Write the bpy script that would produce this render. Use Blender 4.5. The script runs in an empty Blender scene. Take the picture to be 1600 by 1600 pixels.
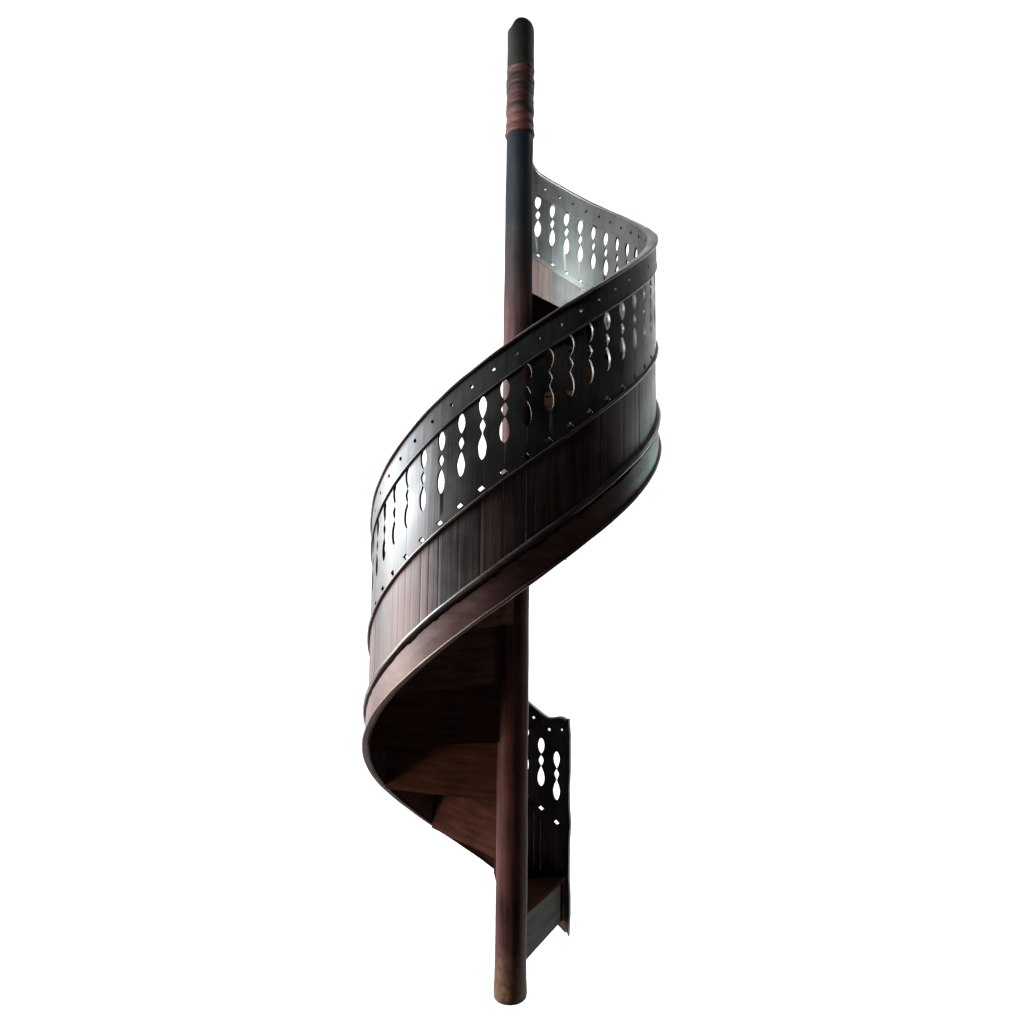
import bpy, bmesh, math, random
from mathutils import Matrix, Vector
random.seed(7)
S = bpy.context.scene
COL = S.collection
PI = math.pi
R = math.radians

# ------------------------------------------------------------------ helix
RAD = 0.650                      # outer radius of the balustrade
PITCH = 3.0216                   # climb of one full turn
Z0 = 3.4246                      # height of the rail top at 0 degrees
TH_END = -296.2                  # foot of the stair
TH_TOP = 93.0                    # head of the stair, behind the post


def sm(a, b, x):
    t = min(1.0, max(0.0, (x - a) / (b - a)))
    return t * t * (3 - 2 * t)


def zt(deg):
    """height of the rail line"""
    return Z0 + PITCH * deg / 360.0


def P(r, deg, z):
    a = R(deg)
    return Vector((r * math.cos(a), r * math.sin(a), z))


# ------------------------------------------------------------------ objects
def link(name, me, mat, parent=None):
    o = bpy.data.objects.new(name, me)
    COL.objects.link(o)
    if mat:
        me.materials.append(mat)
    if parent:
        o.parent = parent
    return o


class MB:
    """collects faces with a per-face tone"""
    def __init__(s):
        s.v, s.f, s.t = [], [], []

    def add(s, pts):
        b = len(s.v)
        s.v += [tuple(p) for p in pts]
        return list(range(b, b + len(pts)))

    def face(s, ids, tone=0.5):
        s.f.append(tuple(ids)); s.t.append(tone)

    def grid(s, rows, tone=0.5, closed=False, flip=False):
        ids = [s.add(r) for r in rows]
        n = len(rows[0])
        for i in range(len(rows) - 1):
            for j in range(n if closed else n - 1):
                k = (j + 1) % n
                q = (ids[i][j], ids[i][k], ids[i + 1][k], ids[i + 1][j])
                s.face(q[::-1] if flip else q, tone)
        return ids

    def build(s, name, mat, parent=None, smooth=True):
        me = bpy.data.meshes.new(name)
        me.from_pydata(s.v, [], s.f)
        a = me.attributes.new('tone', 'FLOAT', 'FACE')
        a.data.foreach_set('value', s.t)
        if smooth:
            me.polygons.foreach_set('use_smooth', [True] * len(me.polygons))
        me.update()
        bm = bmesh.new(); bm.from_mesh(me)
        bmesh.ops.recalc_face_normals(bm, faces=bm.faces)
        bm.to_mesh(me); bm.free()
        return link(name, me, mat, parent)


def sweep(mb, prof, t0, t1, step=1.5, zf=zt, wob=0.0, seed=0, sharp=False, tone=0.5):
    """sweep a closed profile of (r, dz) along the helix; sharp keeps its corners hard"""
    rg = random.Random(seed)
    n = max(2, int(abs(t1 - t0) / step))
    ph = [rg.uniform(0, 6.28) for _ in range(4)]
    rows = []
    for i in range(n + 1):
        th = t0 + (t1 - t0) * i / n
        w = wob * (math.sin(th * .13 + ph[0]) + .6 * math.sin(th * .41 + ph[1]))
        wz = wob * (math.sin(th * .17 + ph[2]) + .6 * math.sin(th * .53 + ph[3]))
        rows.append([P(r + w, th, zf(th) + dz + wz) for r, dz in prof])
    m = len(prof)
    if sharp:
        for j in range(m):
            k = (j + 1) % m
            mb.grid([[r[j], r[k]] for r in rows], tone)
    else:
        mb.grid(rows, tone, closed=True)
    for r in (rows[0], rows[-1]):
        mb.face(mb.add(r), tone)


def disc(rc, zc, rr, n=12):
    return [(rc + rr * math.cos(2 * PI * i / n), zc + rr * math.sin(2 * PI * i / n)) for i in range(n)]


# ------------------------------------------------------------------ materials
def wood(name, c0, c1, rough=(.28, .5), ramp=(.25, .80), grain=(42, 42, 2.2), bump=.10, tone=.5, spec=.5, blotch=.5, coat=0.0):
    m = bpy.data.materials.new(name); m.use_nodes = True
    N = m.node_tree.nodes; L = m.node_tree.links
    b = N['Principled BSDF']
    tc = N.new('ShaderNodeTexCoord')
    mp = N.new('ShaderNodeMapping'); mp.inputs['Scale'].default_value = grain
    L.new(tc.outputs['Object'], mp.inputs['Vector'])
    at = N.new('ShaderNodeAttribute'); at.attribute_name = 'tone'
    off = N.new('ShaderNodeVectorMath'); off.operation = 'ADD'
    sc = N.new('ShaderNodeVectorMath'); sc.operation = 'SCALE'; sc.inputs['Scale'].default_value = 37.0
    cb = N.new('ShaderNodeCombineXYZ')
    for k in 'XYZ':
        L.new(at.outputs['Fac'], cb.inputs[k])
    L.new(cb.outputs[0], sc.inputs[0])
    L.new(mp.outputs[0], off.inputs[0]); L.new(sc.outputs[0], off.inputs[1])
    n1 = N.new('ShaderNodeTexNoise'); n1.inputs['Scale'].default_value = 1.0
    n1.inputs['Detail'].default_value = 6; n1.inputs['Roughness'].default_value = .62
    L.new(off.outputs[0], n1.inputs['Vector'])
    n2 = N.new('ShaderNodeTexNoise'); n2.inputs['Scale'].default_value = 4.5
    n2.inputs['Detail'].default_value = 4; L.new(tc.outputs['Object'], n2.inputs['Vector'])
    # colour factor
    a1 = N.new('ShaderNodeMath'); a1.operation = 'MULTIPLY_ADD'
    L.new(at.outputs['Fac'], a1.inputs[0]); a1.inputs[1].default_value = tone; a1.inputs[2].default_value = -tone * .5
    a2 = N.new('ShaderNodeMath'); a2.operation = 'MULTIPLY_ADD'
    L.new(n2.outputs['Fac'], a2.inputs[0]); a2.inputs[1].default_value = blotch; a2.inputs[2].default_value = -blotch * .5
    a3 = N.new('ShaderNodeMath'); a3.operation = 'ADD'; L.new(a1.outputs[0], a3.inputs[0]); L.new(a2.outputs[0], a3.inputs[1])
    a4 = N.new('ShaderNodeMath'); a4.operation = 'ADD'; L.new(a3.outputs[0], a4.inputs[0]); L.new(n1.outputs['Fac'], a4.inputs[1])
    cr = N.new('ShaderNodeValToRGB')
    cr.color_ramp.elements[0].position = ramp[0]; cr.color_ramp.elements[0].color = (*c0, 1)
    cr.color_ramp.elements[1].position = ramp[1]; cr.color_ramp.elements[1].color = (*c1, 1)
    L.new(a4.outputs[0], cr.inputs['Fac'])
    L.new(cr.outputs['Color'], b.inputs['Base Color'])
    mr = N.new('ShaderNodeMapRange'); mr.inputs['From Min'].default_value = .25; mr.inputs['From Max'].default_value = .75
    mr.inputs['To Min'].default_value = rough[0]; mr.inputs['To Max'].default_value = rough[1]
    L.new(n2.outputs['Fac'], mr.inputs['Value']); L.new(mr.outputs[0], b.inputs['Roughness'])
    b.inputs['Specular IOR Level'].default_value = spec
    b.inputs['Coat Weight'].default_value = coat; b.inputs['Coat Roughness'].default_value = .3
    bp = N.new('ShaderNodeBump'); bp.inputs['Strength'].default_value = bump; bp.inputs['Distance'].default_value = .004
    L.new(n1.outputs['Fac'], bp.inputs['Height']); b2 = N.new('ShaderNodeBump'); b2.inputs['Strength'].default_value = .25; b2.inputs['Distance'].default_value = .006
    L.new(n2.outputs['Fac'], b2.inputs['Height']); L.new(bp.outputs[0], b2.inputs['Normal']); L.new(b2.outputs[0], b.inputs['Normal'])
    return m


M_FRET = wood('dark_stained_wood', (.006, .006, .006), (.030, .025, .024), rough=(.24, .54), spec=.38, grain=(80, 80, 3), bump=.2)
M_RAIL = wood('shaded_rail_wood', (.006, .006, .006), (.026, .021, .019), rough=(.42, .62), spec=.28, grain=(20, 20, 20), bump=.15)  # darker, duller copy of the fretwork wood: shade painted into the rail
M_STAVE = wood('brown_stained_wood', (.011, .008, .009), (.085, .048, .042), rough=(.30, .64), tone=.42, spec=.30, grain=(80, 80, 3), bump=.2)
M_STRING = wood('red_brown_wood', (.022, .010, .009), (.090, .043, .037), rough=(.38, .58), grain=(9, 9, 30), blotch=.6, spec=.33)
M_BEAD = wood('polished_bead_wood', (.016, .012, .012), (.055, .040, .037), rough=(.24, .42), grain=(20, 20, 20), spec=.4)
M_STEP = wood('worn_step_wood', (.008, .0040, .0032), (.045, .019, .013), rough=(.55, .75), grain=(3, 30, 30), spec=.0)
M_POST = wood('dark_post', (.014, .007, .007), (.075, .028, .025), rough=(.42, .65), grain=(50, 50, 3), blotch=.9, bump=.25, spec=.05)
M_KICK = wood('grey_worn_wood', (.016, .017, .014), (.060, .062, .050), rough=(.55, .75), grain=(3, 30, 30), spec=.05)
M_TAPE = wood('red_tape', (.006, .003, .003), (.055, .014, .012), rough=(.45, .65), grain=(2.5, 2.5, 26), blotch=.5, bump=.4, spec=.15, ramp=(.36, .66))
M_CAP = wood('black_plastic', (.005, .005, .004), (.012, .012, .009), rough=(.5, .7), grain=(20, 20, 20), bump=.4, spec=.1)


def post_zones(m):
    """the shaft: dusty bare foot, worn red-brown below, turning near-black above"""
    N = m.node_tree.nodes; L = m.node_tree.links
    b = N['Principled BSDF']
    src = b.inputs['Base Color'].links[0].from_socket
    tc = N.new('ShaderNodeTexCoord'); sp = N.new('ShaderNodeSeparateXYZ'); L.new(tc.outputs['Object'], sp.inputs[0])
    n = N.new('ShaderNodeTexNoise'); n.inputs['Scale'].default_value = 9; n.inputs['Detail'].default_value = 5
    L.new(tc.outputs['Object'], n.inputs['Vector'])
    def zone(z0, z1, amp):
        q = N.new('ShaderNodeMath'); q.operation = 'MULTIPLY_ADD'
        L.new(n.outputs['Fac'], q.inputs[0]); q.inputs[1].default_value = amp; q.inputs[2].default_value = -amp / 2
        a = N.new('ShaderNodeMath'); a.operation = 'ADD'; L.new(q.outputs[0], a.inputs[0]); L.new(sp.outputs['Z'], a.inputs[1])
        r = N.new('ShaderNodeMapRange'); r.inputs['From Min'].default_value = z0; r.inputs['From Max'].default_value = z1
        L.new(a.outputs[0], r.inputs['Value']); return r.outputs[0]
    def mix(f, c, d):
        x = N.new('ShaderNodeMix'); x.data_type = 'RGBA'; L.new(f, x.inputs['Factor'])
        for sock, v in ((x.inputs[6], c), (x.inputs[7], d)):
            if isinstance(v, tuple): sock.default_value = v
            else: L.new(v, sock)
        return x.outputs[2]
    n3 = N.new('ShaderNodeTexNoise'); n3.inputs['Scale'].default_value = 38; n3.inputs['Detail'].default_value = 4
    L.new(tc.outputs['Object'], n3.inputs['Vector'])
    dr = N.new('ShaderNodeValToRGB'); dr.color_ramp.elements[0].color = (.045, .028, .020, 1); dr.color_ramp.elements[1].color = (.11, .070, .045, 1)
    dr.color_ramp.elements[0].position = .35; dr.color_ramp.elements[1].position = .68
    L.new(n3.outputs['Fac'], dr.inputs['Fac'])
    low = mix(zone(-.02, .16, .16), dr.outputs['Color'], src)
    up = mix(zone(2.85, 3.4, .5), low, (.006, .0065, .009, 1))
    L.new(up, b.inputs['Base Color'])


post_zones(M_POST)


def plain(name, c, rough=.9):
    m = bpy.data.materials.new(name); m.use_nodes = True
    N = m.node_tree.nodes; L = m.node_tree.links
    b = N['Principled BSDF']
    n = N.new('ShaderNodeTexNoise'); n.inputs['Scale'].default_value = 3
    r = N.new('ShaderNodeValToRGB')
    r.color_ramp.elements[0].color = (*[k * .985 for k in c], 1); r.color_ramp.elements[1].color = (*c, 1)
    L.new(n.outputs['Fac'], r.inputs['Fac']); L.new(r.outputs['Color'], b.inputs['Base Color'])
    b.inputs['Roughness'].default_value = rough; b.inputs['Specular IOR Level'].default_value = .1
    return m


# ------------------------------------------------------------------ the staircase
stair = bpy.data.objects.new('spiral_staircase', None)
COL.objects.link(stair)
stair['label'] = 'dark wooden spiral staircase with pierced fretwork balustrade winding round a tall round post'
stair['category'] = 'staircase'

STEP_DEG = 7.58
C0 = -94.4
K0 = math.ceil((TH_END + 2.2 - C0) / STEP_DEG)
K1 = math.floor((TH_TOP - C0) / STEP_DEG)
cols = [C0 + STEP_DEG * k for k in range(K0, K1 + 1)]
edges = [TH_END] + cols + [TH_TOP]
if edges[1] - edges[0] < 1.5:
    edges.pop(0); edges[0] = TH_END

# --- fretwork panel: sawn boards, the cut-outs lie on their joints
HOLE = [(0, 0), (.015, 15), (.05, 27), (.10, 37), (.155, 40), (.22, 34), (.28, 22), (.33, 9), (.355, 1.5), (.38, 8), (.42, 22),
        (.465, 31), (.51, 22), (.55, 11), (.585, 5), (.62, 11), (.67, 24), (.73, 36), (.80, 42), (.87, 40), (.93, 31), (.975, 18), (1, 0)]
DIA = [(.486, 0), (.491, 14), (.496, 30), (.500, 40), (.504, 30), (.509, 14), (.514, 0)]


def hole_rows(k):
    """(v, half width in degrees) down one joint"""
    rg = random.Random(100 + k)
    neck = rg.choice([0, 0, 1])
    sc = rg.uniform(.90, 1.05)
    out = []
    for t, w in HOLE:
        w = w * sc * rg.uniform(.95, 1.05)
        if not neck and (.32 < t < .37 or .56 < t < .60):
            w = 0
        out.append((.137 + .25 * t, w / 5.333 / 416 / RAD * 180 / PI))
    for v, w in DIA:
        out.append((v, w * .9 / 5.333 / 416 / RAD * 180 / PI))
    return out


FT, FB = .100, .530
RI = RAD - .011
GAP = .003                                   # half joint, degrees
fret = MB()
for i in range(len(edges) - 1):
    a, b = edges[i], edges[i + 1]
    rg = random.Random(i)
    tone = rg.random()
    la = hole_rows(i) if a in cols else [(v, 0) for v, w in hole_rows(i)]
    lb = hole_rows(i + 1) if b in cols else [(v, 0) for v, w in hole_rows(i + 1)]
    rows_l = [(FT, 0)] + la + [(FB, 0)]
    rows_r = [(FT, 0)] + lb + [(FB, 0)]
    US = [0, .02, .05, .2, .4, .6, .8, .95, .98, 1]
    M = len(US) - 1
    DR = [0] * (M + 1)
    dr = rg.uniform(-.0004, .0004); ds = rg.uniform(-.0004, .0004)
    outer, inner = [], []
    for (va, wa), (vb, wb) in zip(rows_l, rows_r):
        x0 = a + max(wa, GAP); x1 = b - max(wb, GAP)
        ro, ri = [], []
        for j in range(M + 1):
            u = US[j]
            th = x0 + (x1 - x0) * u
            z = (zt(a) - va) * (1 - u) + (zt(b) - vb) * u
            dd = dr + (ds - dr) * u
            ro.append(P(RAD + dd + DR[j], th, z)); ri.append(P(RI + dd - DR[j], th, z))
        outer.append(ro); inner.append(ri)
    fret.grid(outer, tone); fret.grid(inner, tone, flip=True)
    fret.grid([[o[0], n[0]] for o, n in zip(outer, inner)], tone)
    fret.grid([[o[-1], n[-1]] for o, n in zip(outer, inner)], tone, flip=True)
    fret.grid([outer[0], inner[0]], tone); fret.grid([outer[-1], inner[-1]], tone, flip=True)
fret.build('fretwork_panel', M_FRET, stair)

# --- rail board above it, one drilled hole in the middle of each bay
rail = MB()
RT, RBm = .016, .131
RO2, RI2 = RAD + .006, RAD - .014


def zr(deg):
    """the rail lifts a little at its foot"""
    return zt(deg) + .09 * sm(77, 86, deg) ** 2 + (.075 * sm(-286, -296, deg) if deg < -286 else 0)



def rect_ring(a, b, n=6):
    """points round the cell in (u, v), u along the bay"""
    pts = []
    for j in range(n): pts.append((j / n, 0))
    for j in range(n): pts.append((1, j / n))
    for j in range(n): pts.append((1 - j / n, 1))
    for j in range(n): pts.append((0, 1 - j / n))
    return pts


for i in range(len(edges) - 1):
    a, b = edges[i], edges[i + 1]
    tone = random.random() * .4 + .3
    c = (a + b) / 2 + random.uniform(-.25, .25)
    vc = .068 + random.uniform(-.004, .004)
    hr = .0082 * random.uniform(.85, 1.1)
    ring = rect_ring(a, b)
    full = (b - a) > 4
    ob, ib, oh, ih = [], [], [], []
    for u, v in ring:
        th = a + (b - a) * u
        vv = RT + (RBm - RT) * v
        zz0 = (zr(th) - RT) * (1 - v) + (zt(th) - RBm) * v
        ob.append(P(RO2, th, zz0)); ib.append(P(RI2, th, zz0))
        dx = R(th - c) * RAD
        dz = zz0 - (zr(c) - vc)
        l = math.hypot(dx, dz) or 1
        hx, hz = dx / l * hr, dz / l * hr
        tth = c + math.degrees(hx / RAD); zz = zr(c) - vc + hz
        oh.append(P(RO2, tth, zz)); ih.append(P(RI2, tth, zz))
    if full:
        rail.grid([ob, oh], tone, closed=True); rail.grid([ih, ib], tone, closed=True)
        rail.grid([oh, ih], tone, closed=True)
    else:
        rail.face(rail.add(ob), tone); rail.face(rail.add(ib)[::-1], tone)
    n = 6
    top = [0, 1, 2, 3, 4, 5, 6]; bot = [12, 13, 14, 15, 16, 17, 18]
    rail.grid([[ob[k] for k in top], [ib[k] for k in top]], tone)
    rail.grid([[ob[k] for k in bot], [ib[k] for k in bot]], tone)
    if i == 0:
        rail.face(rail.add([ob[0], ob[18], ib[18], ib[0]]), tone)
rail.build('rail_board', M_RAIL, stair)


def z_cap(deg):
    return zr(deg)


cap = MB()
sweep(cap, [(RAD - .036, -.016), (RAD - .036, -.005), (RAD - .031, 0), (RAD + .009, 0), (RAD + .015, -.005), (RAD + .016, -.011), (RAD + .011, -.016)],
      TH_END, TH_TOP, zf=z_cap, wob=.0012, seed=3)
cap.build('handrail', M_BEAD, stair)

# --- beads
bead = MB()
sweep(bead, disc(RAD + .004, -.134, .0055), TH_END, TH_TOP, wob=.0004, seed=4)
bead.build('moulding', M_BEAD, stair)
bead = MB()
sweep(bead, disc(RAD + .003, -.531, .0085), TH_END, TH_TOP, wob=.0006, seed=5)
sweep(bead, [(RI - .009, -.536), (RI - .009, -.503), (RI - .0005, -.503), (RI - .0005, -.536)], TH_END, TH_TOP, sharp=True)
bead.build('moulding', M_BEAD, stair)
bead = MB()
sweep(bead, disc(RAD + .003, -.843, .0165, 16), TH_END, TH_TOP, wob=.0008, seed=6)
bead.build('moulding', M_BEAD, stair)

# --- staves
stv = MB()
for i in range(len(edges) - 1):
    a, b = edges[i], edges[i + 1]
    parts = [(a, b)]
    if b - a > 5 and random.random() < .35:
        m = a + (b - a) * random.uniform(.4, .6); parts = [(a, m), (m, b)]
    for a1, b1 in parts:
        tone = random.random()
        r0 = random.uniform(-.0008, .0008); r1 = random.uniform(-.0008, .0008)
        M = max(3, int((b1 - a1) / 1.0))
        xs = [a1 + .035 + (b1 - a1 - .07) * j / M for j in range(M + 1)]
        fr = [(RAD - .002 + r0 + (r1 - r0) * j / M) for j in range(M + 1)]
        e = .14
        xs = [xs[0], xs[0] + e] + xs[1:-1] + [xs[-1] - e, xs[-1]]
        fr = [fr[0] - .0003, fr[0]] + fr[1:-1] + [fr[-1], fr[-1] - .0003]
        o0 = [P(r, x, zt(x) - .533) for r, x in zip(fr, xs)]; o1 = [P(r, x, zt(x) - .862) for r, x in zip(fr, xs)]
        i0 = [P(RI, x, zt(x) - .533) for x in xs]; i1 = [P(RI, x, zt(x) - .862) for x in xs]
        stv.grid([o0, o1], tone); stv.grid([i0, i1], tone, flip=True)
        for q in ((o0, i0), (o1, i1)): stv.grid(q, tone)
        for j in (0, -1): stv.grid([[o0[j], i0[j]], [o1[j], i1[j]]], tone)
stv.build('stave_panel', M_STAVE, stair)

# --- stringer with a ragged top edge and a rounded lower bead
st = MB()
n = 520
rg = random.Random(11)
rows = []
h = 0
for i in range(n + 1):
    th = TH_END + (TH_TOP - TH_END) * i / n
    if rg.random() < .25: h = rg.choice([0, 0, .002, .005, .009])
    t = -.866 - h
    rows.append([P(RAD - .017, th, zt(th) - .855), P(RAD - .008, th, zt(th) + t), P(RAD + .006, th, zt(th) + t - .002), P(RAD + .008, th, zt(th) - .93),
                 P(RAD + .008, th, zt(th) - .985), P(RI, th, zt(th) - .985), P(RI, th, zt(th) - .855)])
m = len(rows[0])
for j in range(m):
    st.grid([[r[j], r[(j + 1) % m]] for r in rows], .5)
for r in (rows[0], rows[-1]):
    st.face(st.add(r), .5)
st.build('stringer', M_STRING, stair)
bt = MB()
sweep(bt, [(RI - .002, -.998), (RI - .002, -.985), (RAD + .012, -.985), (RAD + .0185, -.988), (RAD + .021, -.994), (RAD + .0185, -1.0), (RAD + .012, -1.003)],
      TH_END, TH_TOP, wob=.0007, seed=8)
bt.build('bottom_bead', M_STRING, stair)

# --- stile closing the foot of the balustrade
es = MB()
for a, b, z0, z1 in ((TH_END - 1.9, TH_END - .03, -.055, 1.022),):
    xs = [a + (b - a) * j / 3 for j in range(4)]
    zz = [z0 + .022, z0 + .05] + [z0 + (z1 - z0) * k / 12 for k in range(1, 12)] + [z1 - .004]
    def ring(z, k, last):
        w = .0035 * math.sin(z * 17) + .002 * math.sin(z * 41 + 1)
        o = []
        for j, x in enumerate(xs):
            dx = -w / RAD * 57.3 if j == 0 else 0
            dz = (-.04 * (1 - j / 3) if k == 0 else 0)
            if last: dz = -.012 * (j / 3) ** 2
            o.append(P(RAD + .004, x + dx, z + dz))
        for j, x in reversed(list(enumerate(xs))):
            dx = -w / RAD * 57.3 if j == 0 else 0
            dz = (-.04 * (1 - j / 3) if k == 0 else 0)
            if last: dz = -.012 * (j / 3) ** 2
            o.append(P(RI - .006, x + dx, z + dz))
        return o
    rs = [ring(z, k, k == len(zz) - 1) for k, z in enumerate(zz)]
    mm = len(rs[0])
    for j in range(mm):
        es.grid([[r[j], r[(j + 1) % mm]] for r in rs], .4)
    es.face(es.add(rs[0]), .4); es.face(es.add(rs[-1]), .4)
es.build('end_stile', M_FRET, stair)

# --- steps
ST = 31.6
RISE = PITCH * ST / 360


def wedge(bm_, t0, t1, r0, r1, z0, z1, tone):
    n = 8
    ts = [t0 + (t1 - t0) * j / n for j in range(n + 1)]
    def arc(r, z): return [P(r, t, z) for t in ts]
    bm_.grid([arc(r0, z1), arc(r1, z1)], tone); bm_.grid([arc(r0, z0), arc(r1, z0)], tone, flip=True)
    bm_.grid([arc(r0, z0), arc(r0, z1)], tone); bm_.grid([arc(r1, z0), arc(r1, z1)], tone)
    for t in (t0, t1):
        bm_.face(bm_.add([P(r0, t, z0), P(r1, t, z0), P(r1, t, z1), P(r0, t, z1)]), tone)


def slab(bm_, r0, r1, y0, y1, z0, z1, tone):
    c = [(r0, y0), (r1, y0), (r1, y1), (r0, y1)]
    lo = [Vector((x, y, z0)) for x, y in c]; hi = [Vector((x, y, z1)) for x, y in c]
    bm_.face(bm_.add(lo), tone); bm_.face(bm_.add(hi), tone)
    for j in range(4):
        k = (j + 1) % 4
        bm_.face(bm_.add([lo[j], lo[k], hi[k], hi[j]]), tone)


tr = MB(); wedge(tr, -2.0, ST - .03, .060, .6355, -.020, 0, .5)
rs = MB(); slab(rs, .060, .6345, 0, .018, -RISE - .016, -.0205, .5)
tread0 = tr.build('tread', M_STEP, stair, smooth=False)
riser0 = rs.build('riser', M_STEP, tread0, smooth=False)
rs1 = MB(); slab(rs1, .060, .6345, 0, .018, -.225, -.0205, .5)
for k in range(12):
    th = -295.0 + ST * k
    if k == 0:
        t, r_ = tread0, riser0
        riser0.data = rs1.build('riser', M_KICK).data
        riser0['label'] = 'grey-green worn bottom riser'
        bpy.data.objects.remove(bpy.data.objects['riser.001'])
        proto = rs.build('riser', M_STEP); step_mesh = proto.data
        bpy.data.objects.remove(proto)
    else:
        t = tread0.copy(); COL.objects.link(t); t.parent = stair
        r_ = riser0.copy(); r_.data = step_mesh; del r_['label']; COL.objects.link(r_); r_.parent = t
    t.location = (0, 0, zt(th) - .720)
    t.rotation_euler = (0, 0, R(th))

# --- post
def lathe(mb, prof, n=40, lump=0.0, seed=0, tone=.5, closed_ends=True):
    rg = random.Random(seed)
    ph = [rg.uniform(0, 6.28) for _ in range(6)]
    rows = []
    for r, z in prof:
        row = []
        for j in range(n):
            a = 2 * PI * j / n
            d = lump * (math.sin(a * 2 + z * 3 + ph[0]) + .7 * math.sin(a * 3 - z * 9 + ph[1]) + .8 * math.sin(z * 5 + a + ph[2]) + .5 * math.sin(z * 23 + 2 * a + ph[3]))
            row.append(Vector(((r + d) * math.cos(a), (r + d) * math.sin(a), z)))
        rows.append(row)
    mb.grid(rows, tone, closed=True)
    if closed_ends:
        mb.face(mb.add(rows[0]), tone); mb.face(mb.add(rows[-1]), tone)


ZB = -.072
pm = MB()
prof = [(.0710, ZB - .002), (.0735, ZB + .002), (.0745, ZB + .016), (.0738, ZB + .035), (.0712, ZB + .07), (.0695, ZB + .14)]
z = .15
while z < 4.24:
    prof.append((.0695 - .0035 * z / 4.5 if z < 3.92 else .060, z)); z += .05
prof.append((.060, 4.28))
lathe(pm, prof, lump=.0010, seed=2)
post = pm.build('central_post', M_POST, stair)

tp = MB()
prof = []
zz = 3.915
zs = [3.905 + .0055 * k for k in range(0, 69)]
for z in zs:
    u = (z - 3.905) / .374
    r = .0668 + .0034 * max(0, math.sin(u * 19 + .6)) + .0030 * max(0, math.sin(u * 43)) + .0012 * math.sin(u * 90)
    if u < .02 or u > .98: r = .0655
    prof.append((r, z))
lathe(tp, prof, lump=.0011, seed=5, n=48)
tape = tp.build('tape_wrap', M_TAPE, post)
tape['label'] = 'red tape wound in bands round the upper post'

cp = MB()
prof = [(.0655, 4.245), (.0672, 4.25), (.0675, 4.30), (.0668, 4.36), (.0672, 4.42), (.0668, 4.465), (.0655, 4.478), (.060, 4.494), (.050, 4.507), (.034, 4.515), (.016, 4.517), (.004, 4.5175)]
lathe(cp, prof, lump=.0006, seed=9, n=40)
capo = cp.build('end_cap', M_CAP, post)
for v in capo.data.vertices:                       # the cap is dented on one shoulder
    d = math.exp(-(((v.co.x + .055) / .022) ** 2 + ((v.co.z - 4.50) / .035) ** 2))
    v.co.z -= .026 * d
capo['label'] = 'black rounded cap over the top of the post'

# ------------------------------------------------------------------ backdrop
bw = MB()
W, BY = 13.5, 8.0
pts = [(-W, BY), (W, BY), (W, BY + .06), (-W, BY + .06)]
lo = [Vector((x, y, -9)) for x, y in pts]; hi = [Vector((x, y, 15)) for x, y in pts]
bw.face(bw.add(lo)); bw.face(bw.add(hi))
for j in range(4):
    bw.face(bw.add([lo[j], lo[(j + 1) % 4], hi[(j + 1) % 4], hi[j]]))
bd = bw.build('backdrop', plain('white_backdrop', (.92, .92, .92)), smooth=False)
bd['kind'] = 'structure'
bd['label'] = 'plain white backdrop behind the spiral staircase'

# ------------------------------------------------------------------ lamps
BACK = 255
def area(name, loc, aim, power, size, sy=None, col=(1, 1, 1), spread=180):
    l = bpy.data.lights.new(name, 'AREA'); l.energy = power; l.color = col
    l.size = size; l.spread = R(spread)
    if sy: l.shape = 'RECTANGLE'; l.size_y = sy
    o = bpy.data.objects.new(name, l); COL.objects.link(o)
    o.location = loc
    o.rotation_euler = (Vector(aim) - Vector(loc)).to_track_quat('-Z', 'Y').to_euler()
    return o


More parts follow.
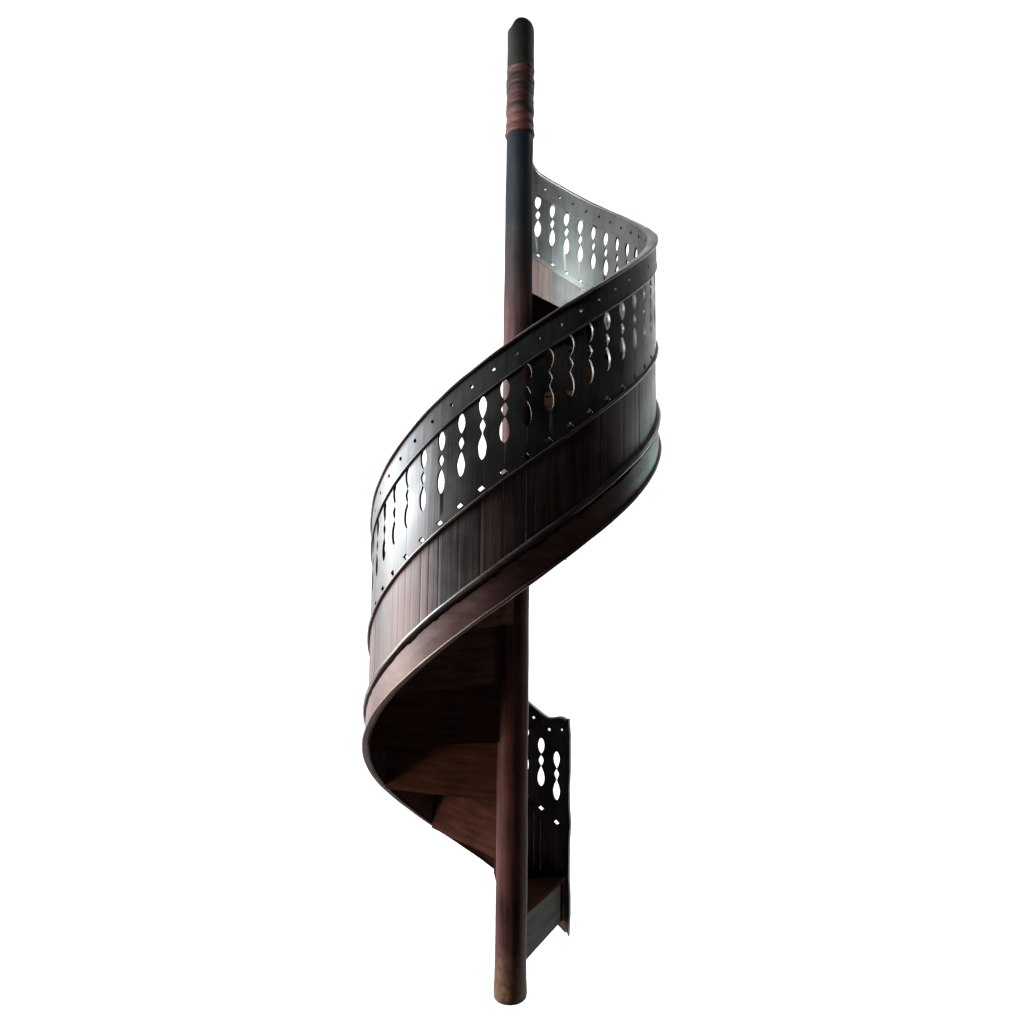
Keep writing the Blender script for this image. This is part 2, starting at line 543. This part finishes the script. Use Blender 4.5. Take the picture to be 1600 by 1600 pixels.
for sx, sz in ((-1, 0), (1, 0), (0, 1), (0, -1), (-1, -1), (1, -1), (-1, 1), (1, 1)):
    cor = sx * sz != 0
    area('backdrop_lamp', (sx * 7.5, 2.5, 2.9 + sz * 7.5), (sx * 3.5, BY, 2.9 + sz * 3.5), BACK * (2 if cor else 1),
         1.2 if cor or not sz else 4, 1.2 if cor or sz else 4)
for sx in (-1, 1):
    area('backdrop_lamp', (sx * 13.0, 3.0, 3.2), (sx * 11.5, BY, 3.2), BACK * 2.4, 1.2, 9)
area('window_lamp', (-4.2, .2, 3.0), (0, -.1, 2.3), 740, 3.2, 1.5, (.88, .95, 1.0))
area('window_lamp', (-4.2, .2, 1.4), (0, -.1, 1.7), 110, 3.0, 1.3, (1.0, .95, .97))
area('upper_lamp', (-2.9, -2.3, 4.5), (.42, .5, 3.38), 42, 2.2, .5, (.84, 1.0, .97), spread=44)
area('soffit_fill_lamp', (-.4, -3.0, -.5), (-.2, 0, .9), 17, 2.0, 1.0, (1.0, .88, .76))  # added unseen fill, warms the soffit and lower steps; there is no floor
area('low_lamp', (-3.6, -.5, .45), (0, .2, .7), 150, .7, .7, (1.0, .74, .60))
area('side_lamp', (4.4, 2.4, 2.7), (.65, 0, 2.4), 1.1, .4, .5, (.35, 1.0, .85), spread=40)

w = bpy.data.worlds.new('World'); S.world = w; w.use_nodes = True
w.node_tree.nodes['Background'].inputs['Color'].default_value = (.9, 1, .95, 1)
w.node_tree.nodes['Background'].inputs['Strength'].default_value = .012

# ------------------------------------------------------------------ camera
cam = bpy.data.cameras.new('camera')
cam.sensor_width = 36; cam.lens = 1152.34 / 1600 * 36; cam.clip_end = 100
co = bpy.data.objects.new('camera', cam); COL.objects.link(co)
co.matrix_world = Matrix.Translation((-.01672, -3.41999, 1.68695)) @ Matrix.Rotation(R(90 + 6.053), 4, 'X') @ Matrix.Rotation(R(.678), 4, 'Z')
S.camera = co
S.view_settings.view_transform = 'Standard'
S.view_settings.look = 'None'
S.view_settings.exposure = 0
S.view_settings.gamma = 1
S.view_settings.use_curve_mapping = False
S.cycles.max_bounces = 6
